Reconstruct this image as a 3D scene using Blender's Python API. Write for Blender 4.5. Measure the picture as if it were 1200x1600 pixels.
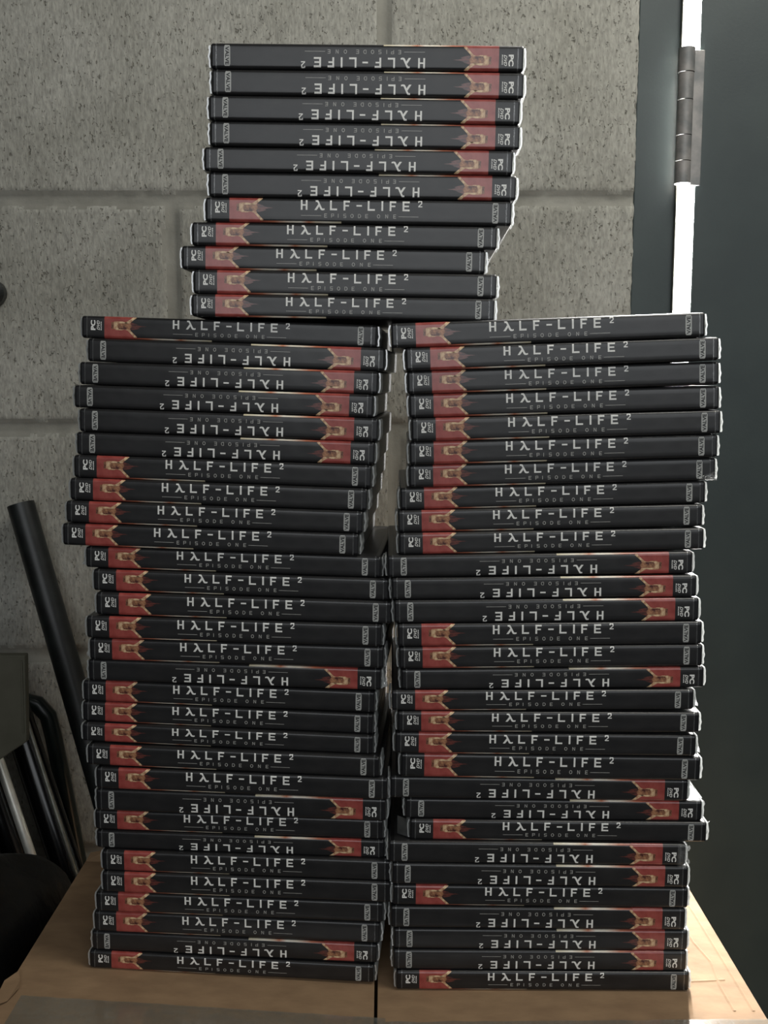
import bpy, bmesh, math, random
from mathutils import Vector, Matrix, noise

for _o in list(bpy.data.objects):
    bpy.data.objects.remove(_o)
SC = bpy.context.scene
COL = SC.collection

# ------------------------------------------------------------------ camera, world, lights, exposure
CAMZ = 0.843
cam_d = bpy.data.cameras.new('camera'); cam = bpy.data.objects.new('camera', cam_d); COL.objects.link(cam)
cam_d.sensor_fit = 'VERTICAL'; cam_d.sensor_height = 36.0; cam_d.lens = 36.0
cam_d.clip_start = 0.02
cam.location = (0, 0, CAMZ); cam.rotation_euler = (math.radians(90 - 7.336), 0, 0)
SC.camera = cam

SC.view_settings.view_transform = 'Standard'; SC.view_settings.look = 'None'
SC.view_settings.gamma = 1.0; SC.view_settings.use_curve_mapping = False
SC.view_settings.exposure = 0.0

w = bpy.data.worlds.new('outdoors'); SC.world = w; w.use_nodes = True
bg = w.node_tree.nodes['Background']
bg.inputs['Color'].default_value = (0.95, 0.98, 1.0, 1); bg.inputs['Strength'].default_value = 6.0

def area(name, loc, target, sx, sy, power, color):
    d = bpy.data.lights.new(name, 'AREA'); d.shape = 'RECTANGLE'; d.size = sx; d.size_y = sy
    d.energy = power; d.color = color
    o = bpy.data.objects.new(name, d); COL.objects.link(o); o.location = loc
    v = Vector(target) - Vector(loc)
    o.rotation_euler = v.to_track_quat('-Z', 'Y').to_euler()
    return o
# ceiling strip over the wall, to the right; a soft fill added behind the eye; daylight in the gap beside the door
area('ceiling_lamp', (0.46, 0.50, 1.74), (0.25, 0.95, 1.1), 0.45, 0.4, 6.2, (1.0, 0.98, 0.90))
area('rear_fill_light', (0.25, -1.6, 1.5), (0.0, 0.7, 0.95), 2.2, 1.4, 22.0, (0.93, 0.97, 1.0))
area('door_gap_daylight', (0.2942, 1.036, 1.05), (0.2942, 0.0, 1.05), 0.0135, 1.9, 52.0, (1.0, 0.98, 0.95))

# ------------------------------------------------------------------ helpers
def tag(o, label=None, cat=None, group=None, kind=None):
    if label: o['label'] = label
    if cat: o['category'] = cat
    if group: o['group'] = group
    if kind: o['kind'] = kind
    return o
def empty(name, loc=(0, 0, 0)):
    o = bpy.data.objects.new(name, None); COL.objects.link(o); o.location = loc
    o.empty_display_size = 0.02
    return o
def mesh_obj(name, verts, faces, mat, parent=None, smooth=False):
    me = bpy.data.meshes.new(name); me.from_pydata([tuple(v) for v in verts], [], faces); me.update()
    if mat: me.materials.append(mat)
    if smooth:
        for p in me.polygons: p.use_smooth = True
    o = bpy.data.objects.new(name, me); COL.objects.link(o)
    if parent: o.parent = parent
    return o
def bm_obj(name, bm, mat, parent=None, smooth=False):
    me = bpy.data.meshes.new(name); bm.normal_update(); bm.to_mesh(me); bm.free()
    if mat: me.materials.append(mat)
    if smooth:
        for p in me.polygons: p.use_smooth = True
    o = bpy.data.objects.new(name, me); COL.objects.link(o)
    if parent: o.parent = parent
    return o
def add_box(bm, x0, x1, y0, y1, z0, z1, bev=0, seg=2):
    r = bmesh.ops.create_cube(bm, size=1.0)
    vs = r['verts']
    for v in vs:
        v.co = Vector(((x0 + x1) / 2 + v.co.x * (x1 - x0), (y0 + y1) / 2 + v.co.y * (y1 - y0), (z0 + z1) / 2 + v.co.z * (z1 - z0)))
    if bev:
        es = set(e for v in vs for e in v.link_edges)
        bmesh.ops.bevel(bm, geom=list(es), offset=bev, segments=seg, profile=0.5, affect='EDGES')
def add_tube(bm, a, b, r0, r1=None, seg=24, rings=1, cap=True, wob=None):
    a = Vector(a); b = Vector(b); r1 = r0 if r1 is None else r1
    d = (b - a).normalized(); u = d.orthogonal().normalized(); v = d.cross(u)
    R = []
    for k in range(rings + 1):
        t = k / rings; c = a.lerp(b, t); r = r0 + (r1 - r0) * t
        R.append([bm.verts.new(c + (u * math.cos(2 * math.pi * i / seg) + v * math.sin(2 * math.pi * i / seg)) * r) for i in range(seg)])
    for k in range(rings):
        for i in range(seg):
            bm.faces.new((R[k][i], R[k][(i + 1) % seg], R[k + 1][(i + 1) % seg], R[k + 1][i]))
    if cap:
        bm.faces.new([bm.verts.new(v_.co) for v_ in R[0][::-1]]); bm.faces.new([bm.verts.new(v_.co) for v_ in R[-1]])
def polytube(bm, pts, r, seg=12):
    pts = [Vector(p) for p in pts]; R = []
    for k, p in enumerate(pts):
        d = (pts[min(k + 1, len(pts) - 1)] - pts[max(k - 1, 0)]).normalized()
        u = d.cross(Vector((0.1, 1, 0.05))).normalized(); v = d.cross(u)
        R.append([bm.verts.new(p + (u * math.cos(2 * math.pi * i / seg) + v * math.sin(2 * math.pi * i / seg)) * r) for i in range(seg)])
    for k in range(len(R) - 1):
        for i in range(seg):
            bm.faces.new((R[k][i], R[k][(i + 1) % seg], R[k + 1][(i + 1) % seg], R[k + 1][i]))
    bm.faces.new(R[0][::-1]); bm.faces.new(R[-1])
def srgb(r, g, b):
    f = lambda c: (c / 255 / 12.92) if c <= 10 else ((c / 255 + 0.055) / 1.055) ** 2.4
    return (f(r), f(g), f(b), 1)

# ------------------------------------------------------------------ materials
def mat(name, col, rough=0.6, spec=0.5, metal=0.0, coat=0.0):
    m = bpy.data.materials.new(name); m.use_nodes = True
    b = m.node_tree.nodes['Principled BSDF']
    b.inputs['Base Color'].default_value = col; b.inputs['Roughness'].default_value = rough
    b.inputs['Metallic'].default_value = metal
    b.inputs['Specular IOR Level'].default_value = spec
    b.inputs['Coat Weight'].default_value = coat; b.inputs['Coat Roughness'].default_value = 0.12
    return m
def N(m, t, **kw):
    n = m.node_tree.nodes.new(t)
    for k, v in kw.items(): setattr(n, k, v)
    return n
def L(m, a, b): m.node_tree.links.new(a, b)
def bsdf(m): return m.node_tree.nodes['Principled BSDF']
def ramp(m, fac, stops, interp='LINEAR'):
    r = N(m, 'ShaderNodeValToRGB'); r.color_ramp.interpolation = interp
    el = r.color_ramp.elements
    while len(el) < len(stops): el.new(0.5)
    for e, (p, c) in zip(el, stops): e.position = p; e.color = c
    L(m, fac, r.inputs['Fac']); return r
def coords(m, kind='Object', scale=(1, 1, 1)):
    tc = N(m, 'ShaderNodeTexCoord'); mp = N(m, 'ShaderNodeMapping'); mp.inputs['Scale'].default_value = scale
    L(m, tc.outputs[kind], mp.inputs['Vector']); return mp.outputs['Vector']
def noise_tex(m, vec, scale, detail=4, rough=0.55):
    n = N(m, 'ShaderNodeTexNoise'); n.inputs['Scale'].default_value = scale
    n.inputs['Detail'].default_value = detail; n.inputs['Roughness'].default_value = rough
    L(m, vec, n.inputs['Vector']); return n
def add_bump(m, height, strength, dist, prev=None):
    b = N(m, 'ShaderNodeBump'); b.inputs['Strength'].default_value = strength; b.inputs['Distance'].default_value = dist
    L(m, height, b.inputs['Height'])
    if prev: L(m, prev.outputs['Normal'], b.inputs['Normal'])
    L(m, b.outputs['Normal'], bsdf(m).inputs['Normal']); return b
def noisy_color(m, vec, scale, c0, c1, lo=0.35, hi=0.65, detail=4):
    n = noise_tex(m, vec, scale, detail)
    r = ramp(m, n.outputs['Fac'], [(lo, c0), (hi, c1)]); L(m, r.outputs['Color'], bsdf(m).inputs['Base Color']); return r

# concrete block wall: grainy grey with small pits whose shade is also darkened in the colour; mortar smoother
def concrete():
    m = mat('concrete_block', srgb(140, 138, 128), 0.95, 0.2)
    v = coords(m, 'Object', (1, 1, 1))
    vs = coords(m, 'Object', (1.0, 1.0, 0.55))
    big = noise_tex(m, v, 9, 3)
    base = ramp(m, big.outputs['Fac'], [(0.3, srgb(154, 152, 142)), (0.7, srgb(176, 174, 165))])
    pn = noise_tex(m, vs, 330, 3, 0.65)
    pits = ramp(m, pn.outputs['Fac'], [(0.31, (0, 0, 0, 1)), (0.38, (1, 1, 1, 1))])
    pn2 = noise_tex(m, coords(m, 'Object', (0.8, 1, 1.2)), 190, 5, 0.75)
    pits2 = ramp(m, pn2.outputs['Fac'], [(0.30, (0, 0, 0, 1)), (0.37, (1, 1, 1, 1))])
    mul = N(m, 'ShaderNodeMath', operation='MULTIPLY'); L(m, pits.outputs['Color'], mul.inputs[0]); L(m, pits2.outputs['Color'], mul.inputs[1])
    fine = noise_tex(m, coords(m, 'Object', (1.0, 1.0, 0.35)), 420, 2)
    fr = ramp(m, fine.outputs['Fac'], [(0.25, (0.7, 0.7, 0.7, 1)), (0.75, (1.16, 1.16, 1.16, 1))])
    mx = N(m, 'ShaderNodeMix', data_type='RGBA', blend_type='MULTIPLY'); mx.inputs['Factor'].default_value = 1
    L(m, base.outputs['Color'], mx.inputs['A']); L(m, fr.outputs['Color'], mx.inputs['B'])
    pd = ramp(m, mul.outputs[0], [(0.0, (0.56, 0.55, 0.52, 1)), (1.0, (1, 1, 1, 1))])
    mx2 = N(m, 'ShaderNodeMix', data_type='RGBA', blend_type='MULTIPLY'); mx2.inputs['Factor'].default_value = 1
    L(m, mx.outputs['Result'], mx2.inputs['A']); L(m, pd.outputs['Color'], mx2.inputs['B'])
    L(m, mx2.outputs['Result'], bsdf(m).inputs['Base Color'])
    b1 = add_bump(m, fine.outputs['Fac'], 0.5, 0.0012)
    b2 = add_bump(m, mul.outputs[0], 0.7, 0.0018, b1)
    return m
M_CONC = concrete()
M_MORTAR = mat('mortar', srgb(128, 126, 118), 0.95, 0.2)
_v = coords(M_MORTAR); noisy_color(M_MORTAR, _v, 30, srgb(136, 134, 125), srgb(150, 148, 139))
add_bump(M_MORTAR, noise_tex(M_MORTAR, _v, 260, 3).outputs['Fac'], 0.35, 0.001)
M_PLASTER = mat('plaster', srgb(150, 150, 145), 0.9, 0.2); noisy_color(M_PLASTER, coords(M_PLASTER), 3, srgb(140, 140, 136), srgb(158, 158, 152))
M_FLOOR = mat('concrete_floor', srgb(70, 68, 64), 0.85, 0.3); noisy_color(M_FLOOR, coords(M_FLOOR), 6, srgb(42, 40, 38), srgb(58, 56, 52))
M_DARK = mat('dark_wall_paint', srgb(52, 50, 47), 0.9, 0.2); noisy_color(M_DARK, coords(M_DARK), 4, srgb(46, 44, 42), srgb(58, 56, 52))
# dark green door paint
M_DOOR = mat('dark_green_door_paint', srgb(56, 68, 68), 0.5, 0.5)
_v = coords(M_DOOR); noisy_color(M_DOOR, _v, 14, srgb(43, 53, 53), srgb(50, 60, 59))
add_bump(M_DOOR, noise_tex(M_DOOR, _v, 320, 2).outputs['Fac'], 0.12, 0.0006)
M_HINGE = mat('painted_hinge_steel', srgb(92, 92, 92), 0.5, 0.5, 0.2)
_v = coords(M_HINGE); noisy_color(M_HINGE, _v, 60, srgb(112, 113, 112), srgb(148, 144, 140))
# game case
M_CASE = mat('black_case_plastic', srgb(24, 24, 26), 0.35, 0.5)
_v = coords(M_CASE); add_bump(M_CASE, noise_tex(M_CASE, _v, 900, 2).outputs['Fac'], 0.1, 0.0003)
M_SLEEVE = mat('glossy_black_sleeve', srgb(30, 31, 34), 0.38, 0.45, 0, 0.2)
_v = coords(M_SLEEVE, 'Object', (1, 1, 2.5)); noisy_color(M_SLEEVE, _v, 60, srgb(30, 30, 31), srgb(42, 41, 41), 0.3, 0.7)
add_bump(M_SLEEVE, noise_tex(M_SLEEVE, coords(M_SLEEVE, 'Object', (1, 1, 1)), 45, 2).outputs['Fac'], 0.16, 0.002)
M_RED = mat('red_print', srgb(176, 72, 66), 0.35, 0.5, 0, 0.5)
_v = coords(M_RED); noisy_color(M_RED, _v, 160, srgb(150, 64, 58), srgb(170, 82, 74))
M_TAN = mat('tan_print', srgb(214, 172, 128), 0.4, 0.5, 0, 0.5)
_v = coords(M_TAN); noisy_color(M_TAN, _v, 420, srgb(176, 118, 86), srgb(236, 204, 160), 0.35, 0.62)
M_BROWN = mat('brown_print', srgb(120, 60, 48), 0.4, 0.5, 0, 0.5)
_v = coords(M_BROWN); noisy_color(M_BROWN, _v, 380, srgb(84, 40, 36), srgb(196, 140, 100), 0.36, 0.66)
M_WISP = mat('dark_red_print', srgb(92, 52, 48), 0.35, 0.5, 0, 0.5)
_v = coords(M_WISP, 'Object', (1, 1, 4)); noisy_color(M_WISP, _v, 260, srgb(52, 36, 36), srgb(126, 64, 54), 0.35, 0.68)
M_WHITE = mat('white_print', srgb(226, 224, 214), 0.45, 0.4, 0, 0.3)
noisy_color(M_WHITE, coords(M_WHITE), 300, srgb(240, 238, 230), srgb(250, 248, 242))
M_GREYP = mat('grey_print', srgb(150, 150, 146), 0.45, 0.4, 0, 0.3)
noisy_color(M_GREYP, coords(M_GREYP), 300, srgb(166, 166, 161), srgb(184, 184, 178))
M_THIN = mat('silver_print', srgb(168, 166, 160), 0.45, 0.4, 0, 0.3)
noisy_color(M_THIN, coords(M_THIN), 300, srgb(176, 174, 168), srgb(196, 194, 186))
M_INK = mat('black_print', srgb(26, 26, 28), 0.45, 0.4)
noisy_color(M_INK, coords(M_INK), 300, srgb(22, 22, 24), srgb(32, 32, 34))
M_STRIP = mat('back_cover_print', srgb(230, 220, 200), 0.35, 0.5, 0, 0.5)
tc = N(M_STRIP, 'ShaderNodeTexCoord'); sx = N(M_STRIP, 'ShaderNodeSeparateXYZ'); L(M_STRIP, tc.outputs['Object'], sx.inputs[0])
mr = N(M_STRIP, 'ShaderNodeMapRange'); mr.inputs['From Min'].default_value = -0.061; mr.inputs['From Max'].default_value = -0.0103
L(M_STRIP, sx.outputs['X'], mr.inputs['Value'])
_r = ramp(M_STRIP, mr.outputs['Result'], [(0.0, srgb(150, 70, 58)), (0.18, srgb(196, 120, 92)), (0.36, srgb(238, 224, 204)), (0.5, srgb(244, 236, 220)),
      (0.6, srgb(206, 128, 96)), (0.68, srgb(226, 206, 180)), (0.8, srgb(240, 232, 214)), (1.0, srgb(214, 202, 170))])
L(M_STRIP, _r.outputs['Color'], bsdf(M_STRIP).inputs['Base Color'])

def film_mat(name, transp, col):
    m = bpy.data.materials.new(name); m.use_nodes = True; nt = m.node_tree; nt.nodes.clear()
    out = nt.nodes.new('ShaderNodeOutputMaterial')
    tr = nt.nodes.new('ShaderNodeBsdfTransparent'); tl = nt.nodes.new('ShaderNodeBsdfTranslucent'); df = nt.nodes.new('ShaderNodeBsdfDiffuse'); gl = nt.nodes.new('ShaderNodeBsdfGlossy')
    tl.inputs['Color'].default_value = col; df.inputs['Color'].default_value = col; gl.inputs['Roughness'].default_value = 0.15
    a = nt.nodes.new('ShaderNodeMixShader'); a.inputs[0].default_value = 0.5
    nt.links.new(tl.outputs[0], a.inputs[1]); nt.links.new(df.outputs[0], a.inputs[2])
    g = nt.nodes.new('ShaderNodeMixShader'); g.inputs[0].default_value = 0.35
    nt.links.new(a.outputs[0], g.inputs[1]); nt.links.new(gl.outputs[0], g.inputs[2])
    t = nt.nodes.new('ShaderNodeMixShader')
    tcn = nt.nodes.new('ShaderNodeTexCoord'); nz = nt.nodes.new('ShaderNodeTexNoise'); nz.inputs['Scale'].default_value = 240
    nt.links.new(tcn.outputs['Object'], nz.inputs['Vector'])
    mrr = nt.nodes.new('ShaderNodeMapRange'); mrr.inputs['To Min'].default_value = max(0, transp - 0.2); mrr.inputs['To Max'].default_value = min(1, transp + 0.2)
    nt.links.new(nz.outputs['Fac'], mrr.inputs['Value']); nt.links.new(mrr.outputs['Result'], t.inputs[0])
    nt.links.new(g.outputs[0], t.inputs[1]); nt.links.new(tr.outputs[0], t.inputs[2])
    nt.links.new(t.outputs[0], out.inputs['Surface']); return m
M_FILM = film_mat('clear_wrap_film', 0.85, (0.9, 0.92, 0.9, 1))
M_SEAM = film_mat('wrap_seam_film', 0.08, (0.92, 0.94, 0.92, 1))
# cardboard and tape
M_CARD = mat('brown_cardboard', srgb(150, 118, 84), 0.85, 0.25)
_v = coords(M_CARD, 'Object', (1, 2, 1)); noisy_color(M_CARD, _v, 45, srgb(136, 110, 84), srgb(156, 128, 98), 0.3, 0.7, 6)
add_bump(M_CARD, noise_tex(M_CARD, coords(M_CARD), 60, 3).outputs['Fac'], 0.25, 0.0015)
M_CUT = mat('cardboard_cut_edge', srgb(60, 44, 30), 0.95, 0.1); noisy_color(M_CUT, coords(M_CUT), 300, srgb(48, 35, 24), srgb(76, 58, 40))
M_TAPE = film_mat('clear_packing_tape', 0.5, (0.42, 0.43, 0.37, 1))
# clutter
M_PIPE = mat('matte_black_pipe', srgb(26, 29, 28), 0.42, 0.5); noisy_color(M_PIPE, coords(M_PIPE), 70, srgb(20, 22, 22), srgb(32, 36, 35))
M_GLOSS = mat('gloss_black', srgb(10, 10, 11), 0.2, 0.5); noisy_color(M_GLOSS, coords(M_GLOSS), 40, srgb(8, 8, 9), srgb(14, 14, 15))
M_HIGHLIGHT = mat('bright_highlight', (0.75, 0.74, 0.68, 1), 0.42, 0.5, 0.55); noisy_color(M_HIGHLIGHT, coords(M_HIGHLIGHT), 90, (0.72, 0.71, 0.64, 1), (0.86, 0.85, 0.77, 1))  # pale colour standing in for the bright highlight of a tube
M_LIGHTLINE = mat('grey_light_line', srgb(120, 120, 112), 0.4, 0.5, 0.5); noisy_color(M_LIGHTLINE, coords(M_LIGHTLINE), 90, srgb(104, 104, 96), srgb(134, 134, 124))  # grey standing in for thin lines of light on tube and frame
M_BAG = mat('black_bag_film', srgb(12, 13, 14), 0.45, 0.25); noisy_color(M_BAG, coords(M_BAG), 20, srgb(9, 10, 11), srgb(18, 19, 20))
add_bump(M_BAG, noise_tex(M_BAG, coords(M_BAG), 22, 4).outputs['Fac'], 0.4, 0.01)
M_TUB = mat('dull_grey_plastic', srgb(92, 90, 78), 0.7, 0.3); noisy_color(M_TUB, coords(M_TUB), 30, srgb(74, 72, 60), srgb(84, 82, 70))
M_GREEN = mat('dark_green_plastic', srgb(30, 38, 34), 0.3, 0.5); noisy_color(M_GREEN, coords(M_GREEN), 40, srgb(26, 33, 30), srgb(36, 44, 40))

# ------------------------------------------------------------------ the room
WY = 1.02          # face of the block wall
WX = 0.2415        # its right end, where the door frame begins
def struct(o): return tag(o, kind='structure')
def wall_back():
    zl = [CAMZ - 0.49, CAMZ - 0.2785, CAMZ - 0.0467, CAMZ + 0.1735, CAMZ + 0.4]
    hj = 0.0054
    rng_x = (-1.35, WX); rng_z = (CAMZ - 0.60, CAMZ + 0.56)
    st = 0.0036
    nx = int((rng_x[1] - rng_x[0]) / st); nz = int((rng_z[1] - rng_z[0]) / st)
    joints = {1: [0.0, -0.45, -0.9], 2: [-0.2055, -0.647, -1.1], 3: [0.012, -0.44, -0.88], 4: [-0.207, -0.65, -1.1], 5: [0.0, -0.44, -0.88], 0: [-0.2, -0.65, -1.1]}
    vs = []; faces = []; ismort = []
    for k in range(nz + 1):
        z = rng_z[0] + (rng_z[1] - rng_z[0]) * k / nz
        for i in range(nx + 1):
            x = rng_x[0] + (rng_x[1] - rng_x[0]) * i / nx
            n1 = noise.noise(Vector((x * 60, z * 60, 3))) * 0.0028 + noise.noise(Vector((x * 180, z * 180, 7))) * 0.0022
            n2 = noise.noise(Vector((x * 40, z * 40, 9))) * 0.003
            d = min(abs(z + n1 - c) for c in zl)
            row = sum(1 for c in zl if c > z)
            for j in joints[row]:
                d = min(d, abs(x + n2 - j))
            t = (d - hj) / 0.0022
            t = max(0.0, min(1.0, t)); t = t * t * (3 - 2 * t)
            h = 0.0034 * (1 - t)
            h += 0.0006 * noise.noise(Vector((x * 25, z * 25, 1)))
            xx = x
            if i == nx: xx = x + noise.noise(Vector((0, z * 45, 5))) * 0.0016 + noise.noise(Vector((0, z * 160, 8))) * 0.0009
            vs.append((xx, WY + h, z)); ismort.append(t < 0.35)
    W = nx + 1
    for k in range(nz):
        for i in range(nx):
            a = k * W + i; faces.append((a, a + 1, a + W + 1, a + W))
    # end return of the wall
    base = len(vs)
    for k in range(nz + 1):
        v = vs[k * W + nx]; vs.append((v[0], WY + 0.10, v[2])); ismort.append(False)
    for k in range(nz):
        a = k * W + nx; faces.append((a, base + k, base + k + 1, a + W))
    o = mesh_obj('wall_back', vs, faces, M_CONC)
    o.data.materials.append(M_MORTAR)
    for p in o.data.polygons:
        if sum(ismort[v] for v in p.vertices) >= 2: p.material_index = 1
        p.use_smooth = True
    struct(o)
wall_back()
def sbox(name, x0, x1, y0, y1, z0, z1, m, bev=0):
    bm = bmesh.new(); add_box(bm, x0, x1, y0, y1, z0, z1, bev); return struct(bm_obj(name, bm, m))
# the same wall above and below what the photograph shows, the other walls, floor, ceiling
_b = bmesh.new()
add_box(_b, -1.35, WX, WY, WY + 0.1, 0.0, CAMZ - 0.6); add_box(_b, -1.35, WX, WY, WY + 0.1, CAMZ + 0.56, 2.5)
add_box(_b, WX, 1.95, WY, WY + 0.1, 2.08, 2.5); add_box(_b, 1.19, 1.95, WY, WY + 0.1, 0.0, 2.08)
struct(bm_obj('wall_back', _b, M_CONC))
sbox('floor', -1.45, 2.05, -2.1, 1.12, -0.1, 0.0, M_FLOOR)
sbox('ceiling', -1.45, 2.05, -2.1, 1.12, 2.5, 2.6, M_DARK)
sbox('wall_left', -1.45, -1.35, -2.1, 1.12, 0.0, 2.5, M_DARK)
sbox('wall_right', 1.95, 2.05, -2.1, 1.12, 0.0, 2.5, M_PLASTER)
sbox('wall_rear', -1.35, 1.95, -2.1, -2.0, 0.0, 2.5, M_DARK)
# door frame: left jamb, head, right jamb; the door slab hangs beyond a gap of daylight
_b = bmesh.new()
add_box(_b, WX + 0.0025, 0.2868, WY + 0.012, WY + 0.018, 0.0, 2.03, 0.0012); add_box(_b, WX + 0.0025, 0.262, WY + 0.019, WY + 0.095, 0.0, 2.03, 0.0015); add_box(_b, WX + 0.0025, 1.188, WY + 0.012, WY + 0.095, 2.031, 2.078, 0.0015)
add_box(_b, 1.14, 1.188, WY + 0.012, WY + 0.095, 0.0, 2.03, 0.0015)
struct(bm_obj('trim_1', _b, M_DOOR))
door = struct(empty('door_1', (0.3015, WY + 0.006, 0.006)))
bm = bmesh.new(); add_box(bm, 0, 0.83, 0, 0.005, 0, 2.015, 0.001); add_box(bm, 0.05, 0.82, 0.0055, 0.035, 0.01, 2.005, 0.001)
bm_obj('door_panel', bm, M_DOOR, door)
# lit edge of the frame stop beside the gap, its light painted as pale grey
bm = bmesh.new(); add_box(bm, 0.2838 - 0.3015, 0.2850 - 0.3015, 0.0008, 0.006, 0.02, 2.0, 0.0002)
bm_obj('lit_stop_edge', bm, M_LIGHTLINE, door)
# hinge: five knuckles and a leaf, chest high
hg = None
bm = bmesh.new()
hz0 = CAMZ + 0.187 - 0.006; hh = 0.125
add_box(bm, -0.0135, 0.0045, -0.0028, -0.0006, hz0, hz0 + hh, 0.0006)
hinge = bm_obj('hinge', bm, M_HINGE, door)
cuts = [0.0, 0.17, 0.36, 0.62, 0.82, 1.0]
for a, b_ in zip(cuts, cuts[1:]):
    bm = bmesh.new(); r = 0.0074 if b_ < 1 else 0.0078
    add_tube(bm, (-0.0145, -0.008, hz0 + hh * a + 0.0004), (-0.0145, -0.008, hz0 + hh * b_ - 0.0004), r, seg=28)
    kn = bm_obj('hinge_knuckle', bm, M_HINGE, hinge)
    for p in kn.data.polygons: p.use_smooth = abs(p.normal.z) < 0.5

# ------------------------------------------------------------------ the cardboard box
BX0, BX1, BY0, BY1 = -0.243, 0.2385, 0.560, 0.802
TILT = math.radians(1.1)
def left_z(x): return CAMZ - 0.3914 - math.tan(TILT) * (x + 0.1014)
RZ = CAMZ - 0.3945
box = tag(empty('cardboard_box', (0, 0.68, 0)), 'brown cardboard box with taped edge, standing under the two tall stacks of cases', 'box')
def child(o): o.parent = box; o.location = (o.location[0], o.location[1] - 0.68, o.location[2]); return o
bm = bmesh.new(); zt = RZ - 0.0075; th = 0.004
add_box(bm, BX0, BX0 + th, BY0, BY1, 0, left_z(BX0) - 0.0045); add_box(bm, BX1 - th, BX1, BY0, BY1, 0, zt + 0.003)
add_box(bm, BX0 + th, BX1 - th, BY0, BY0 + th, 0, zt); add_box(bm, BX0 + th, BX1 - th, BY1 - th, BY1, 0, zt)
add_box(bm, BX0 + th, BX1 - th, BY0 + th, BY1 - th, 0, th)
child(bm_obj('box_wall', bm, M_CARD))
def flap(x0, x1, zf, name='flap'):
    n = 24; m_ = 14; vs = []; fs = []
    for j in range(m_ + 1):
        for i in range(n + 1):
            x = x0 + (x1 - x0) * i / n; y = BY0 - 0.001 + (BY1 + 0.001 - BY0) * j / m_
            free = max(0, (0.612 - y) / 0.06)
            sag = 0.0
            vs.append((x, y, zf(x) - sag))
    W = n + 1; nv = len(vs)
    vs += [(a, b, c - 0.0035) for a, b, c in vs]
    for j in range(m_):
        for i in range(n):
            a = j * W + i; fs.append((a, a + 1, a + W + 1, a + W)); fs.append((a + nv, a + W + nv, a + W + 1 + nv, a + 1 + nv))
    for i in range(n): fs.append((i, i + nv, i + 1 + nv, i + 1)); k = m_ * W + i; fs.append((k, k + 1, k + 1 + nv, k + nv))
    for j in range(m_):
        a = j * W; fs.append((a, a + W, a + W + nv, a + nv)); a += n; fs.append((a, a + nv, a + W + nv, a + W))
    return child(mesh_obj(name, vs, fs, M_CARD))
SEAM = -0.0052
fl = flap(BX0, SEAM - 0.0011, left_z); fr = flap(SEAM + 0.0011, BX1, lambda x: RZ)
def ribbon(pts_in, pts_out, name, m, parent):
    vs = list(pts_in) + list(pts_out); n = len(pts_in)
    o = mesh_obj(name, vs, [(i, i + 1, n + i + 1, n + i) for i in range(n - 1)], m, None); child(o)
    return o
# clear tape folded over the front edge of both flaps
random.seed(4)
def tape(x0, x1, zf, yb0, yb1, name, peak=None):
    n = 50; inn = []; mid = []; out = []
    for i in range(n + 1):
        t = i / n; x = x0 + (x1 - x0) * t
        y = yb0 + (yb1 - yb0) * t + noise.noise(Vector((x * 60, 1, 0))) * 0.0014
        wr = max(0, noise.noise(Vector((x * 120, 7, 0)))) * 0.0010
        inn.append((x, y, zf(x) + 0.0004)); mid.append((x, BY0 - 0.0016, zf(x) + 0.0006 + wr * 0.5)); out.append((x, BY0 - 0.0018, zf(x) - 0.03))
    vs = inn + mid + out; W = n + 1; fs = []
    for k in range(2):
        for i in range(n): a = k * W + i; fs.append((a, a + 1, a + W + 1, a + W))
    return child(mesh_obj(name, vs, fs, M_TAPE))
tape(BX0 + 0.012, SEAM + 0.006, left_z, 0.6075, 0.5905, 'packing_tape')
tape(SEAM + 0.006, BX1 + 0.001, lambda x: RZ, 0.5885, 0.5915, 'packing_tape')
# worn corner of torn paper at the front left, a lighter crease line, folded nib at the back left corner
bm = bmesh.new()
pts = [(BX0 - 0.004, 0.622), (BX0 + 0.002, 0.632), (BX0 + 0.006, 0.622), (BX0 + 0.009, 0.613), (BX0 + 0.006, 0.600), (BX0 - 0.001, 0.592)]
vv = [bm.verts.new((x, y, left_z(x) + 0.0012 + 0.001 * (k % 2))) for k, (x, y) in enumerate(pts)]
bm.faces.new(vv[::-1]); child(bm_obj('torn_corner', bm, M_CARD))
bm = bmesh.new()
pp = [(-0.241, 0.7985, 0.004), (-0.227, 0.7985, 0.007), (-0.222, 0.7990, 0.004), (-0.222, 0.790, 0.0004), (-0.232, 0.786, 0.0004), (-0.2425, 0.790, 0.0004)]
v1 = [bm.verts.new((x, y, left_z(x) + h)) for x, y, h in pp]
bm.faces.new(v1); child(bm_obj('corner_nib', bm, M_CARD))
# wrinkled paper-like crease ridges on the sunlit right flap
bm = bmesh.new()
for line in ([(0.209, 0.73), (0.218, 0.705), (0.219, 0.68), (0.2235, 0.655), (0.2205, 0.628), (0.221, 0.60)], [(0.205, 0.70), (0.213, 0.695), (0.219, 0.704)], [(0.201, 0.632), (0.226, 0.634)], [(0.2, 0.662), (0.212, 0.668)],
             [(0.2285, 0.765), (0.2312, 0.72), (0.2322, 0.66), (0.2330, 0.60)]):
    for (xa, ya), (xb, yb) in zip(line, line[1:]):
        d = Vector((xb - xa, yb - ya, 0)).normalized(); nrm = Vector((-d.y, d.x, 0)) * 0.0011
        A = Vector((xa, ya, RZ + 0.0001)); B = Vector((xb, yb, RZ + 0.0001)); up = Vector((0, 0, 0.00028))
        q = [bm.verts.new(p) for p in (A - nrm, B - nrm, B + up, A + up)]; bm.faces.new(q)
        q = [bm.verts.new(p) for p in (A + up, B + up, B + nrm, A + nrm)]; bm.faces.new(q)
child(bm_obj('crease', bm, M_CARD))

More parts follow.
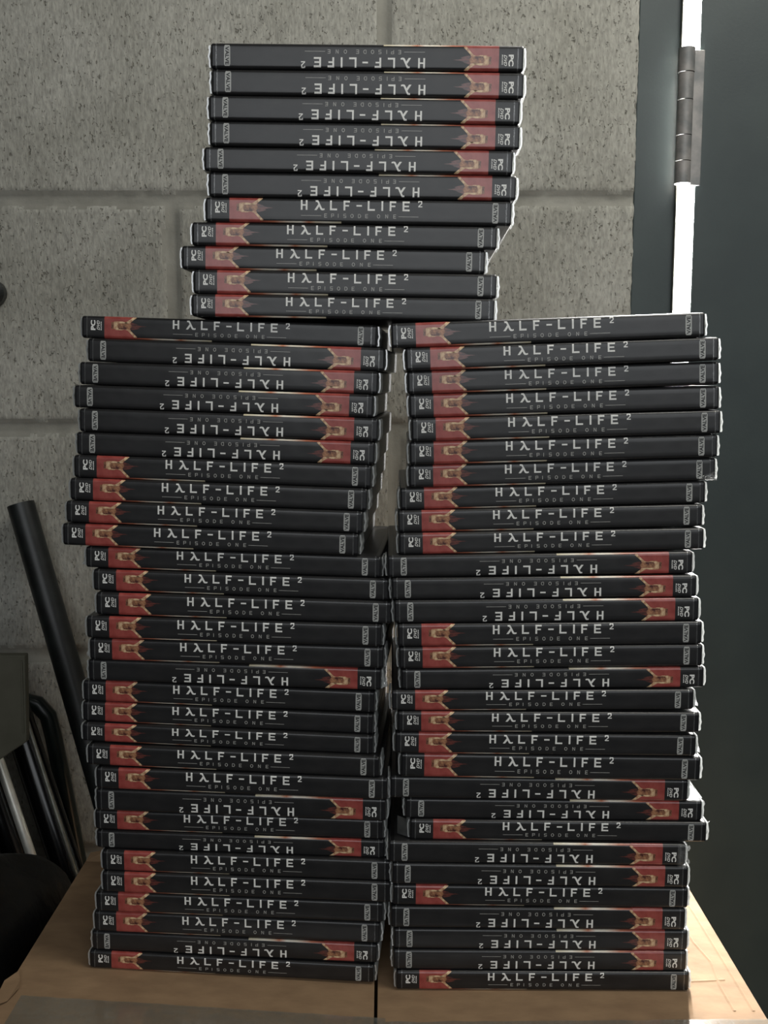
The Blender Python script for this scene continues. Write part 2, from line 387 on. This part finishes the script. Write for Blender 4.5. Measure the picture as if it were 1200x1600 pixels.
# ------------------------------------------------------------------ one game case, modelled lying flat; x along the spine, z up
T0 = 14.3      # thickness, mm
RAD = 2.0
mm = 0.001
def prof(x, s, h=0.0):
    """point on the rounded spine: x mm from the left end, s mm down from the top, lifted h mm"""
    y = 0.0; nz = 0.0; ny = -1.0
    for e, sg in ((s, 1), (T0 - s, -1)):
        if e < RAD:
            c = RAD - e; y = RAD - math.sqrt(max(0, RAD * RAD - c * c)); nz = sg * c / RAD; ny = -math.sqrt(max(0, 1 - nz * nz))
    return ((x - 95) * mm, (y + ny * h) * mm, (T0 - s + nz * h) * mm)
def make_case():
    root = empty('game_case')
    # body: rounded clamshell with a thumb notch line on the ends
    bm = bmesh.new(); add_box(bm, -0.095, 0.095, 0, 0.135, 0, T0 * mm)
    es = [e for e in bm.edges if all(v.co.y < 1e-6 for v in e.verts) and abs(e.verts[0].co.z - e.verts[1].co.z) < 1e-6]
    bmesh.ops.bevel(bm, geom=es, offset=RAD * mm, segments=6, profile=0.5, affect='EDGES')
    es = [e for e in bm.edges if (abs(e.verts[0].co.x - e.verts[1].co.x) < 1e-6) and abs(abs(e.verts[0].co.x) - 0.095) < 1e-6 and len(e.link_faces) == 2 and e.calc_face_angle(0) > 1.2]
    bmesh.ops.bevel(bm, geom=es, offset=0.0011, segments=3, profile=0.5, affect='EDGES')
    for p in bm.faces: p.smooth = False
    body = bm_obj('case_body', bm, M_CASE, root)
    # two ridges of the clear sleeve pocket on the spine
    # sleeve
    xs = [3.4, 186.6]; ss = [0.0, 0.15, 0.4, 0.8, 1.3, 2.0, 4, 7, 10, 12.3, 13.0, 13.5, 13.9, 14.15, 14.3]
    vs = []; 
    for x in xs: vs.append(((x - 95) * mm, 0.128, (T0 + 0.06) * mm))
    for s in ss:
        for x in xs: vs.append(prof(x, s, 0.06))
    for x in xs: vs.append(((x - 95) * mm, 0.128, -0.06 * mm))
    sl = mesh_obj('cover_sleeve', vs, [(2 * i, 2 * i + 2, 2 * i + 3, 2 * i + 1) for i in range(len(ss) + 1)], M_SLEEVE, root)
    for p in sl.data.polygons: p.use_smooth = True
    for x in (3.0, 186.4):      # raised edges of the pocket
        vs = []; fs = []; b = 0
        for s in ss:
            vs += [prof(x, s, 0.09), prof(x + 0.7, s, 0.09)]
        for i in range(len(ss) - 1): fs.append((b + 2 * i, b + 2 * i + 2, b + 2 * i + 3, b + 2 * i + 1))
        mesh_obj('pocket_edge', vs, fs, M_FILM, sl)
    H1, H2 = 0.10, 0.13
    BANDS = [0.3, 0.6, 0.9, 1.2, 1.6, 2.0, 12.3, 12.7, 13.1, 13.4, 13.7, 14.0]
    def clip(q, c):
        lo, hi = [], []
        for (x0, s0), (x1, s1) in zip(q, q[1:] + q[:1]):
            if s0 <= c: lo.append((x0, s0))
            if s0 >= c: hi.append((x0, s0))
            if (s0 - c) * (s1 - c) < 0:
                t_ = (c - s0) / (s1 - s0); p = (x0 + (x1 - x0) * t_, c); lo.append(p); hi.append(p)
        return [k for k in (lo, hi) if len(k) > 2 and max(a_[1] for a_ in k) - min(a_[1] for a_ in k) > 1e-6]
    def poly(name, quads, m, h=H1, parent=sl):
        vs = []; fs = []
        for c in BANDS:
            quads = [k for q_ in quads for k in clip(q_, c)]
        for q in quads:
            b = len(vs); vs += [prof(x, s, h) for x, s in q]; fs.append(tuple(range(b, b + len(q))))
        o = mesh_obj(name, vs, fs, m, parent)
        me = o.data
        bm2 = bmesh.new(); bm2.from_mesh(me)
        for f in bm2.faces:
            f.normal_update()
            if f.normal.y > 0: f.normal_flip()
        bm2.to_mesh(me); bm2.free(); return o
    def rows(xa, xb, s0, s1, n=28):
        q = []
        for k in range(n):
            a = s0 + (s1 - s0) * k / n; b = s0 + (s1 - s0) * (k + 1) / n
            q.append([(xa(a), a), (xb(a), a), (xb(b), b), (xa(b), b)])
        return q
    def lerp(tab, s):
        for (a, p), (b, q) in zip(tab, tab[1:]):
            if s <= b: return p + (q - p) * (s - a) / (b - a)
        return tab[-1][1]
    edge = lambda s: lerp([(0, 35.2), (0.8, 34.6), (1.8, 33.0), (3.2, 31.4), (4.6, 31.8), (6.5, 33.2), (8.3, 31.2), (9.4, 31.4), (10.8, 33.0), (12.2, 34.6), (14.3, 34.9)], s)
    poly('red_panel', rows(lambda s: 14.8, edge, 0.02, 14.28), M_RED)
    wisp = rows(lambda s: lerp([(3.5, 31.6), (8.5, 31.2)], s), lambda s: lerp([(3.4, 32.6), (4.3, 35.5), (5.2, 37.0), (5.9, 42.5), (6.4, 36.8), (7.2, 38.0), (8.4, 33.5)], s), 3.4, 8.4, 16)
    poly('panel_wisp', wisp, M_WISP, 0.115)  # printed dark red wisp
    sw = rows(lambda s: lerp([(0.3, 33.4), (1.0, 32.6), (2.0, 31.2), (3.2, 29.2), (4.2, 27.5)], s), lambda s: lerp([(0.3, 35.9), (1.0, 35.2), (2.0, 33.9), (3.2, 32.4), (4.2, 31.8)], s), 0.35, 4.1, 12)
    sw += rows(lambda s: lerp([(7.9, 27.0), (8.6, 29.8), (9.6, 31.0), (11, 32.4), (12.4, 33.8), (13.6, 34.4)], s), lambda s: lerp([(7.9, 31.8), (8.6, 31.8), (9.6, 32.8), (11, 34.2), (12.0, 35.3), (12.6, 36.2), (13.6, 35.5)], s), 7.9, 13.5, 14)
    sw += rows(lambda s: lerp([(3.0, 21.6), (3.6, 20.8), (7.6, 20.9), (8.6, 22.4)], s), lambda s: lerp([(3.0, 26.6), (3.6, 30.0), (7.6, 30.6), (8.6, 26.0)], s), 3.0, 8.6, 14)
    poly('panel_swash', sw, M_TAN, 0.12)  # printed tan swashes
    mt = rows(lambda s: lerp([(4.2, 24.0), (6, 23.2), (8.0, 24.4)], s), lambda s: lerp([(4.2, 31.8), (6, 33.0), (8.0, 31.2)], s), 4.2, 8.0, 10)
    mt += rows(lambda s: 19.4, lambda s: lerp([(3.4, 20.9), (8.0, 21.2)], s), 3.6, 8.0, 6)
    poly('panel_mottle', mt, M_BROWN, H2)
    # back cover print showing on the lower edge
    poly('back_cover_edge', [[(x0, a), (x1, a), (x1, b), (x0, b)] for x0, x1 in ((34.0, 60.0), (60.0, 84.7)) for a, b in ((13.2, 13.5), (13.5, 13.9), (13.9, 14.15))], M_STRIP, 0.12)
    # title: H lambda L F - L I F E 2
    def r(x0, s0, x1, s1): return [(x0, s0), (x1, s0), (x1, s1), (x0, s1)]
    a, b = 1.15, 6.75; t = 1.02
    q = [r(59.4, a, 60.5, b), r(62.5, a, 63.6, b), r(60.5, 3.5, 62.5, 4.35)]
    q += [[(68.6, a), (70.2, a), (70.75, 1.9), (72.6, 5.6), (73.3, 5.9), (74.2, 5.7), (74.3, 6.6), (73.2, 6.9), (72.0, 6.7), (71.4, 5.8), (70.35, 3.4), (69.6, 2.05), (68.7, 2.05)],
          [(70.3, 3.3), (70.95, 4.55), (69.35, b), (67.9, b)]]
    q += [r(77.6, a, 78.7, b), r(78.7, b - t, 82.0, b)]
    q += [r(86.0, a, 87.1, b), r(87.1, a, 89.9, a + t), r(87.1, 3.55, 89.4, 4.45)]
    q += [r(94.0, 3.5, 97.4, 4.45)]
    q += [r(101.0, a, 102.1, b), r(102.1, b - t, 105.5, b)]
    q += [r(109.5, a, 110.6, b)]
    q += [r(114.6, a, 115.7, b), r(115.7, a, 118.6, a + t), r(115.7, 3.55, 118.1, 4.45)]
    q += [r(122.6, a, 123.7, b), r(123.7, a, 127.0, a + t), r(123.7, 3.5, 126.6, 4.4), r(123.7, b - t, 127.0, b)]
    q += [r(132.4, 0.75, 134.6, 1.35), r(134.0, 1.35, 134.7, 2.4), [(134.0, 2.2), (134.7, 2.4), (133.1, 3.75), (132.3, 3.75)], r(132.3, 3.75, 134.8, 4.35), r(132.2, 0.95, 132.8, 1.8)]
    poly('title_lettering', q, M_WHITE, H2)
    # subtitle: rule EPISODE ONE rule
    a, b = 8.75, 11.05; t = 0.3
    q = [r(59.6, 9.85, 72.2, 10.08), r(120.2, 9.85, 132.6, 10.08)]
    def let(ch, x, wd=1.7):
        x1 = x + wd; m_ = (a + b) / 2
        o = []
        if ch in 'EPRD': o.append(r(x, a, x + t, b))
        if ch == 'E': o += [r(x + t, a, x1, a + t), r(x + t, m_ - t / 2, x1 - .2, m_ + t / 2), r(x + t, b - t, x1, b)]
        if ch == 'P': o += [r(x + t, a, x1, a + t), r(x1 - t, a + t, x1, m_ + .1), r(x + t, m_ + .1 - t / 2, x1, m_ + .1 + t / 2)]
        if ch == 'I': o += [r(x, a, x + t, b)]
        if ch == 'S': o += [r(x, a, x1, a + t), r(x, a, x + t, m_), r(x, m_ - t / 2, x1, m_ + t / 2), r(x1 - t, m_, x1, b), r(x, b - t, x1, b)]
        if ch in 'OD':
            c = .45; n = 18; cx = (x + x1) / 2
            ro = wd / 2 + .1; ry = (b - a) / 2
            for k in range(n):
                A = 2 * math.pi * k / n; B = 2 * math.pi * (k + 1) / n
                if ch == 'D' and math.cos((A + B) / 2) < -0.1: continue
                o.append([(cx + ro * math.cos(A), m_ + ry * math.sin(A)), (cx + ro * math.cos(B), m_ + ry * math.sin(B)), (cx + (ro - t) * math.cos(B), m_ + (ry - t) * math.sin(B)), (cx + (ro - t) * math.cos(A), m_ + (ry - t) * math.sin(A))])
            if ch == 'D': o += [r(x, a, cx, a + t), r(x, b - t, cx, b)]
        if ch == 'N': o += [r(x, a, x + t, b), r(x1 - t, a, x1, b), [(x, a), (x + t + .05, a), (x1, b), (x1 - t - .05, b)]]
        return o
    for ch, x in zip('EPISODE', (74.1, 78.4, 82.6, 86.0, 90.5, 95.1, 99.6)): q += let(ch, x)
    for ch, x in zip('ONE', (107.0, 112.0, 117.0)): q += let(ch, x)
    poly('subtitle_lettering', q, M_THIN, H2)
    # lettering cut from the built-in font, turned to read upward
    def font(name, text, size, m, x, s, h, parent, bold=0.0, shear=0.0, sx=1.0, sy=1.0):
        cu = bpy.data.curves.new('txt', 'FONT'); cu.body = text; cu.size = 1; cu.offset = bold; cu.resolution_u = 3; cu.shear = shear
        ob = bpy.data.objects.new('txt', cu); COL.objects.link(ob)
        me = bpy.data.meshes.new_from_object(ob.evaluated_get(bpy.context.evaluated_depsgraph_get()))
        bpy.data.objects.remove(ob)
        xs_ = [v.co.x for v in me.vertices]; ys_ = [v.co.y for v in me.vertices]
        X0, X1, Y0, Y1 = min(xs_), max(xs_), min(ys_), max(ys_)
        for v in me.vertices:      # text right -> spine up (smaller s); text up -> spine left
            tx = (v.co.x - X0) / (X1 - X0); ty = (v.co.y - Y0) / (Y1 - Y0)
            v.co = Vector(prof(x + sx * (1 - ty), s - sy * tx, h))
        me.materials.clear(); me.materials.append(m); me.name = name
        o = bpy.data.objects.new(name, me); COL.objects.link(o); o.parent = parent; return o
    font('platform_lettering', 'PC', 1, M_WHITE, 5.9, 9.1, H2, sl, 0.045, 0, 3.1, 6.4)
    font('disc_lettering', 'DVD', 1, M_WHITE, 9.9, 9.0, H2, sl, 0.02, 0.35, 1.9, 6.2)
    font('disc_lettering', 'ROM', 1, M_WHITE, 12.35, 9.0, H2, sl, 0.03, 0, 0.75, 5.4)
    # publisher plate with dark letters, reading upward
    q = []
    px0, px1, ps0, ps1 = 178.1, 181.9, 1.35, 13.0
    q = [[(px0 + .5, ps0), (px1 - .5, ps0), (px1, ps0 + .5), (px1, ps1 - .5), (px1 - .5, ps1), (px0 + .5, ps1), (px0, ps1 - .5), (px0, ps0 + .5)]]
    q = []
    n = 10
    for k in range(n):
        s0 = ps0 + (ps1 - ps0) * k / n; s1 = ps0 + (ps1 - ps0) * (k + 1) / n
        i0 = .45 if k == 0 else 0; i1 = .45 if k == n - 1 else 0
        q.append([(px0 + i0, s0), (px1 - i0, s0), (px1 - i1, s1), (px0 + i1, s1)])
    poly('publisher_plate', q, M_GREYP, 0.11)
    font('publisher_lettering', 'VALVE', 1, M_INK, px0 + .75, ps1 - .7, 0.14, sl, 0.03, 0, px1 - px0 - 1.5, ps1 - ps0 - 1.4)
    # shrink wrap pockets standing off both ends, with a bright fused seam
    for sg, sd in ((-1, 3), (1, 11)):
        path = [(94.7, 1.2), (95.7, 1.8), (96.3, 3.2), (96.5, 8), (96.5, 40), (96.2, 90), (95.0, 133)]
        zs = [0.9 + 12.5 * k / 10 for k in range(11)]
        vs = []; fs = []
        for k, z in enumerate(zs):
            for i, (x, y) in enumerate(path):
                wv = noise.noise(Vector((sd, z * 0.35, y * 0.05))) * (0.5 if i else 0)
                tp = 1 - 0.55 * (abs(k - 5) / 5) ** 4
                vs.append((sg * (95 + (x - 95) * tp + wv) * mm, (y) * mm, z * mm))
        W = len(path)
        for k in range(10):
            for i in range(W - 1): a_ = k * W + i; fs.append((a_, a_ + 1, a_ + W + 1, a_ + W))
        wp = mesh_obj('shrink_wrap', vs, fs, M_FILM, root, True)
        vs = []; fs = []
        for k, z in enumerate(zs):
            c = 96.4 + noise.noise(Vector((sd, z * 0.35, 0.2))) * 0.5 - 0.5 * (abs(k - 5) / 5) ** 6
            vs += [(sg * (c - .45) * mm, .0022, z * mm), (sg * (c + .45) * mm, .0022, z * mm), (sg * (c + .45) * mm, .02, z * mm), (sg * (c - .45) * mm, .02, z * mm)]
        for k in range(10):
            for i in range(4): a_ = 4 * k + i; fs.append((a_, 4 * k + (i + 1) % 4, 4 * k + 4 + (i + 1) % 4, a_ + 4))
        fs += [(0, 1, 2, 3), (43, 42, 41, 40)]
        mesh_obj('wrap_seam', vs, fs, M_SEAM, wp)
    return root
def kids(o): return [c for c in bpy.data.objects if c.parent == o]
proto = make_case()
TREE = [(c, kids(c)) for c in kids(proto)]
def copy_case():
    r_ = proto.copy(); COL.objects.link(r_)
    for c, sub in TREE:
        d = c.copy(); COL.objects.link(d); d.parent = r_
        for g in sub:
            e = g.copy(); COL.objects.link(e); e.parent = d
    return r_
# stack, position from top, centre of the front top edge relative to the eye (mm), roll (deg), thickness (mm), upside down
CASES = [
    ('T',1,-10.5,651.5,202.02,1.10,14.93,1),
    ('T',2,-10.2,651.5,186.62,1.23,15.00,1),
    ('T',3,-12.2,651.7,171.32,1.28,14.70,1),
    ('T',4,-12.0,652.2,156.26,1.22,14.63,1),
    ('T',5,-15.9,652.7,141.28,1.12,14.50,1),
    ('T',6,-13.5,653.5,126.41,1.08,14.84,1),
    ('T',7,-16.0,653.7,111.30,1.11,14.91,0),
    ('T',8,-24.8,654.3,96.25,1.15,14.20,0),
    ('T',9,-31.8,655.3,81.92,1.14,14.37,0),
    ('T',10,-24.6,654.1,67.12,1.11,14.80,0),
    ('T',11,-25.9,653.0,52.06,1.10,13.87,0),
    ('L',1,-99.2,661.2,37.76,2.04,14.07,0),
    ('L',2,-94.3,655.7,23.18,1.99,14.48,1),
    ('L',3,-98.5,650.9,8.48,1.93,14.20,1),
    ('L',4,-101.5,647.4,-6.02,1.84,14.20,1),
    ('L',5,-98.5,646.1,-20.70,1.77,14.53,1),
    ('L',6,-100.7,645.9,-35.50,1.73,14.34,1),
    ('L',7,-102.7,644.6,-50.06,1.71,14.31,0),
    ('L',8,-105.2,643.2,-64.59,1.69,14.03,0),
    ('L',9,-108.0,642.1,-78.93,1.62,13.83,0),
    ('L',10,-110.7,641.9,-93.17,1.48,14.12,0),
    ('L',11,-96.7,642.3,-108.17,1.30,13.48,0),
    ('L',12,-91.7,640.3,-122.29,1.12,13.83,0),
    ('L',13,-89.9,638.0,-136.71,0.95,14.35,0),
    ('L',14,-96.4,637.3,-151.50,0.77,14.46,0),
    ('L',15,-95.2,637.9,-166.38,0.68,13.99,0),
    ('L',16,-96.8,639.3,-180.81,0.81,14.06,1),
    ('L',17,-100.9,640.3,-195.53,1.10,13.89,0),
    ('L',18,-101.7,640.1,-210.03,1.32,13.25,0),
    ('L',19,-101.7,637.4,-223.62,1.28,12.20,0),
    ('L',20,-97.8,633.7,-236.56,1.02,13.62,0),
    ('L',21,-92.5,632.8,-251.00,0.73,14.43,0),
    ('L',22,-93.6,634.7,-266.09,0.48,14.73,1),
    ('L',23,-95.6,637.2,-281.35,0.31,13.30,0),
    ('L',24,-94.8,636.4,-295.03,0.24,12.09,1),
    ('L',25,-90.9,633.2,-307.44,0.21,13.76,0),
    ('L',26,-90.9,632.2,-321.50,0.19,14.16,0),
    ('L',27,-95.6,632.7,-335.95,0.22,13.59,0),
    ('L',28,-97.5,633.2,-349.99,0.34,14.12,0),
    ('L',29,-99.5,633.7,-364.68,0.54,13.16,1),
    ('L',30,-101.5,632.9,-378.49,0.79,12.22,0),
    ('R',1,99.2,629.8,37.36,-2.04,14.68,0),
    ('R',2,108.1,629.7,22.65,-1.99,13.89,0),
    ('R',3,109.3,631.5,8.24,-1.81,13.83,0),
    ('R',4,110.5,632.6,-6.11,-1.62,14.29,0),
    ('R',5,111.9,632.3,-20.78,-1.53,14.40,0),
    ('R',6,110.8,632.9,-35.52,-1.50,14.26,0),
    ('R',7,110.6,634.4,-50.11,-1.45,13.99,0),
    ('R',8,105.1,635.0,-64.62,-1.38,13.75,0),
    ('R',9,103.6,633.9,-78.85,-1.26,13.82,0),
    ('R',10,104.3,631.6,-93.19,-1.10,13.42,0),
    ('R',11,97.2,629.3,-107.35,-0.87,13.72,1),
    ('R',12,99.8,627.8,-121.61,-0.68,13.65,1),
    ('R',13,101.4,626.6,-135.62,-0.61,14.51,1),
    ('R',14,103.6,625.5,-150.42,-0.64,14.40,0),
    ('R',15,104.4,625.3,-165.12,-0.66,13.94,0),
    ('R',16,105.9,625.4,-179.43,-0.58,13.28,1),
    ('R',17,99.8,624.4,-193.41,-0.34,13.12,0),
    ('R',18,103.7,623.7,-207.45,0.07,13.22,0),
    ('R',19,102.3,623.8,-221.62,0.50,13.92,0),
    ('R',20,105.9,624.4,-236.11,0.66,15.52,0),
    ('R',21,99.1,626.3,-251.99,0.56,14.31,1),
    ('R',22,108.9,627.3,-266.87,0.42,13.20,1),
    ('R',23,111.8,625.4,-280.35,0.42,13.30,0),
    ('R',24,98.3,623.1,-293.95,0.52,14.27,1),
    ('R',25,100.3,622.8,-308.59,0.57,14.36,1),
    ('R',26,100.8,622.9,-323.33,0.50,13.78,0),
    ('R',27,99.5,622.7,-337.62,0.35,14.79,1),
    ('R',28,101.6,623.0,-352.91,0.21,13.88,1),
    ('R',29,101.2,622.6,-367.19,0.13,13.65,1),
    ('R',30,103.2,621.5,-381.20,0.06,12.94,0),
]
YAW = {'T': 1.9, 'L': 4.0, 'R': 0.4}
ORD = ['topmost', 'second', 'third', 'fourth', 'fifth', 'sixth', 'seventh', 'eighth', 'ninth', 'tenth', 'eleventh', 'twelfth', 'thirteenth', 'fourteenth', 'fifteenth',
       'sixteenth', 'seventeenth', 'eighteenth', 'nineteenth', 'twentieth', 'twenty-first', 'twenty-second', 'twenty-third', 'twenty-fourth', 'twenty-fifth',
       'twenty-sixth', 'twenty-seventh', 'twenty-eighth', 'twenty-ninth', 'bottom']
STK = {'T': ('upper middle stack', 'game cases in the upper middle stack', 11), 'L': ('tall left stack', 'game cases in the tall left stack', 30), 'R': ('tall right stack', 'game cases in the tall right stack', 30)}
LOOSE = {('R', 21): [(1, 0)], ('R', 17): [(1, 1)], ('R', 19): [(1, 1)], ('R', 22): [(1, 2)], ('R', 24): [(1, 3)], ('R', 7): [(1, 4)], ('L', 11): [(-1, 1)], ('L', 13): [(-1, 2)],
         ('L', 14): [(-1, 2)], ('L', 15): [(-1, 1)], ('R', 23): [(-1, 5), (1, 2)], ('T', 9): [(1, 2)], ('L', 16): [(1, 1)], ('L', 25): [], ('R', 20): []}
LTXT = {('R', 21): 'torn white wrap', ('R', 7): 'crumpled wrap', ('R', 24): 'cloudy wrap'}
first = True
for st, idx, cx, cy, cz, roll, th_, fl_ in CASES:
    o = proto if first else copy_case(); first = False
    yaw = math.radians(YAW[st]); rl = math.radians(roll)
    # R: local x -> right end nearer the eye for positive yaw, lower for positive roll
    Rm = Matrix.Rotation(-yaw, 4, 'Z') @ Matrix.Rotation(rl, 4, 'Y')
    top = Vector((cx * mm, cy * mm, CAMZ + cz * mm))
    sc = Matrix.Diagonal((1, 1, th_ / T0, 1))
    if fl_:
        Mx = Matrix.Translation(top) @ Rm @ Matrix.Rotation(math.pi, 4, 'Y') @ sc
    else:
        Mx = Matrix.Translation(top) @ Rm @ Matrix.Translation((0, 0, -th_ * mm)) @ sc
    o.matrix_world = Mx
    name, grp, n = STK[st]
    way = 'title upside down' if fl_ else 'title upright'
    ex = LTXT.get((st, idx))
    if ex: way = ex
    if idx == 1: lab = 'topmost black PC game case of the %s, %s' % (name, way)
    elif idx == n: lab = 'bottom black PC game case of the %s, %s' % (name, way)
    else: lab = 'black PC game case, %s, %s from top of the %s' % (way, ORD[idx - 1], name)
    tag(o, lab, 'game case', grp)
    for k, (sg, kind) in enumerate(LOOSE.get((st, idx), [])):
        # loose, crumpled ends of wrap; sg is the side as seen
        side = -sg if fl_ else sg
        random.seed(idx * 7 + kind)
        bmw = bmesh.new()
        wdt, hgt = {0: (10, 13.5), 1: (3.5, 12), 2: (3.5, 12), 3: (6, 15), 4: (11, 6), 5: (8, 13)}[kind]
        nx_, nz_ = 7, 9; G = []
        for j in range(nz_ + 1):
            row_ = []
            for i in range(nx_ + 1):
                u = i / nx_; v = j / nz_
                if kind in (0, 1): lim = wdt * (1 - v if not fl_ else v) + 0.8
                elif kind == 3: lim = wdt * (0.35 + 0.65 * abs(math.sin(v * 5 + 1)))
                else: lim = wdt * (0.5 + 0.5 * abs(math.sin(v * 7 + idx)))
                x = 95.2 + lim * u
                z = (T0 - hgt) / 2 + hgt * v
                y = 3 + 3 * u + random.uniform(-1, 1) * 1.2 * (u > 0)
                if kind == 4: x = 95.5 - wdt * (1 - u) * 1.0; y = -1.0 - random.uniform(0, 1) * 0.9; z = 0.2 + hgt * v * (0.4 + 0.6 * u)
                if kind == 3: x = 95.5 - 6 + 8 * u * (0.4 + 0.6 * abs(math.sin(v * 5 + 1))); y = -0.8 - random.uniform(0, 1) * 1.0
                if kind == 5: x = 95.2 + wdt * u; y = 2 + 6 * u
                row_.append(bmw.verts.new((side * x * mm, y * mm, z * mm)))
            G.append(row_)
        for j in range(nz_):
            for i in range(nx_): bmw.faces.new((G[j][i], G[j][i + 1], G[j + 1][i + 1], G[j + 1][i]))
        lw = bm_obj('loose_wrap', bmw, M_SEAM if kind in (0, 1) else (M_FILM), o)
        lw['label'] = 'loose crumpled end of clear shrink wrap'

# ------------------------------------------------------------------ clutter against the wall at the left
# black pipe leaning on the wall, its lower end behind the left stack
def tube_thing(name, label, cat, a, b, r, m, hollow=0.0):
    a = Vector(a); b = Vector(b)          # a = foot on the floor
    root = tag(empty(name, a), label, cat)
    bm = bmesh.new(); add_tube(bm, (0, 0, 0), b - a, r, seg=40, cap=(hollow == 0))
    if hollow: add_tube(bm, (0, 0, 0), b - a, r - hollow, seg=40, cap=False)
    if hollow:
        d = (b - a).normalized(); u = d.orthogonal().normalized(); v = d.cross(u)
        for c in (Vector((0, 0, 0)), b - a):
            ro = [bm.verts.new(c + (u * math.cos(2 * math.pi * i / 40) + v * math.sin(2 * math.pi * i / 40)) * r) for i in range(40)]
            ri = [bm.verts.new(c + (u * math.cos(2 * math.pi * i / 40) + v * math.sin(2 * math.pi * i / 40)) * (r - hollow)) for i in range(40)]
            for i in range(40): bm.faces.new((ro[i], ro[(i + 1) % 40], ri[(i + 1) % 40], ri[i]))
    bm_obj('tube', bm, m, root, True)
    return root, b - a
tube_thing('black_pipe', 'matte black plastic pipe leaning on the block wall, open end up at left', 'pipe', (-0.150, 0.905, 0.014), (-0.3585, 1.003, 0.722), 0.0132, M_PIPE, 0.0022)
tube_thing('glossy_tube', 'thicker glossy black tube leaning just left of the box, behind the grey board', 'tube', (-0.175, 0.866, 0.015), (-0.374, 0.975, 0.560), 0.0145, M_GLOSS)
tube_thing('glossy_tube', 'glossy black tube at far left, behind its bright highlight rod', 'tube', (-0.222, 0.875, 0.015), (-0.399, 0.930, 0.545), 0.0145, M_GLOSS)
tube_thing('highlight_rod', 'bright highlight of a black tube at lower left, shaped as a rod', 'highlight', (-0.184, 0.838, 0.004), (-0.3585, 0.905, 0.512), 0.0045, M_HIGHLIGHT)  # added in place of the broad highlight on the far left tube
tube_thing('highlight_rod', 'thin grey highlight line added along the thicker glossy black tube', 'highlight', (-0.156, 0.840, 0.004), (-0.352, 0.945, 0.560), 0.0022, M_LIGHTLINE)  # added in place of the thin highlight on the thicker tube
# curved handle showing between the tub and the pipe
hr = tag(empty('tool_handle', (-0.29, 1.006, 0.0)), 'dark green curved plastic handle against the wall, right of the grey board', 'handle')
bm = bmesh.new(); polytube(bm, [(0.0, 0, 0.0), (-0.02, 0, 0.30), (-0.038, -0.005, 0.44), (-0.044, -0.008, 0.485), (-0.048, -0.010, 0.508), (-0.058, -0.010, 0.520), (-0.072, -0.010, 0.524), (-0.085, -0.010, 0.520)], 0.0085)
bm_obj('grip', bm, M_GREEN, hr, True)
# grey board standing on a black crate
tub = tag(empty('grey_board', (-0.43, 0.75, 0.5585)), 'dull grey plastic board with slanted bottom corner, at the left edge', 'board')
def prism(outline, y0, y1, bev, name, m, parent, off):
    bm = bmesh.new()
    A = [bm.verts.new((x, y0, z)) for x, z in outline]; B = [bm.verts.new((x, y1, z)) for x, z in outline]
    bm.faces.new(A); bm.faces.new(B[::-1]); n = len(A)
    for i in range(n): bm.faces.new((A[(i + 1) % n], A[i], B[i], B[(i + 1) % n]))
    bmesh.ops.recalc_face_normals(bm, faces=bm.faces)
    bmesh.ops.bevel(bm, geom=list(bm.edges), offset=bev, segments=3, profile=0.5, affect='EDGES')
    for v in bm.verts: v.co -= Vector(off)
    return bm_obj(name, bm, m, parent)
prism([(-0.60, 0.5585), (-0.2905, 0.5585), (-0.2690, 0.573), (-0.2672, 0.640), (-0.60, 0.640)], 0.742, 0.750, 0.001, 'board_panel', M_TUB, tub, (-0.43, 0.75, 0.5585))
prism([(-0.2715, 0.580), (-0.2700, 0.580), (-0.2690, 0.636), (-0.2705, 0.636)], 0.7410, 0.7422, 0.0004, 'raised_rim', M_TUB, tub, (-0.43, 0.75, 0.5585))
cr = tag(empty('plastic_crate', (-0.465, 0.815, 0)), 'black crate under the grey board at far left', 'crate')
bm = bmesh.new(); add_box(bm, -0.125, 0.125, -0.05, 0.05, 0.0, 0.558, 0.004)
bm_obj('crate_body', bm, M_BAG, cr)
# slumped black bag between crate and cardboard box
bm = bmesh.new(); bmesh.ops.create_icosphere(bm, subdivisions=5, radius=1.0)
for v in bm.verts:
    d = v.co.copy()
    f = lambda c, e: math.copysign(abs(c) ** e, c)
    x = f(d.x, 0.55) * 0.0365; y = f(d.y, 0.55) * 0.150; z = 0.232 + f(d.z, 0.5) * 0.232
    wr = noise.noise(Vector((x * 22, y * 12, z * 9))) * 0.006 + noise.noise(Vector((x * 60, y * 40, z * 30 + 5))) * 0.0025
    slope = -0.45 * (x) if z > 0.3 else 0
    z2 = z * (1.0 + 0.12 * noise.noise(Vector((y * 9, 2, x * 20)))) + slope * 1.5
    v.co = Vector((min(x + wr, 0.0395), y + wr * 2, max(0, z2)))
o = bm_obj('plastic_bag', bm, M_BAG, None, True); o.location = (-0.2865, 0.712, 0.0)
tag(o, 'slumped black plastic bag squeezed beside the left side of the cardboard box', 'bag')
# round knob on the wall
o = tag(empty('wall_knob', (-0.3805, 1.02, CAMZ + 0.084)), 'small round black knob on the wall at the left edge', 'knob')
bm = bmesh.new(); add_tube(bm, (0, -0.001, 0), (0, -0.012, 0), 0.0125, 0.0135, seg=32); add_tube(bm, (0, -0.012, 0), (0, -0.017, 0), 0.0135, 0.010, seg=32)
bm_obj('knob_cap', bm, M_PIPE, o)
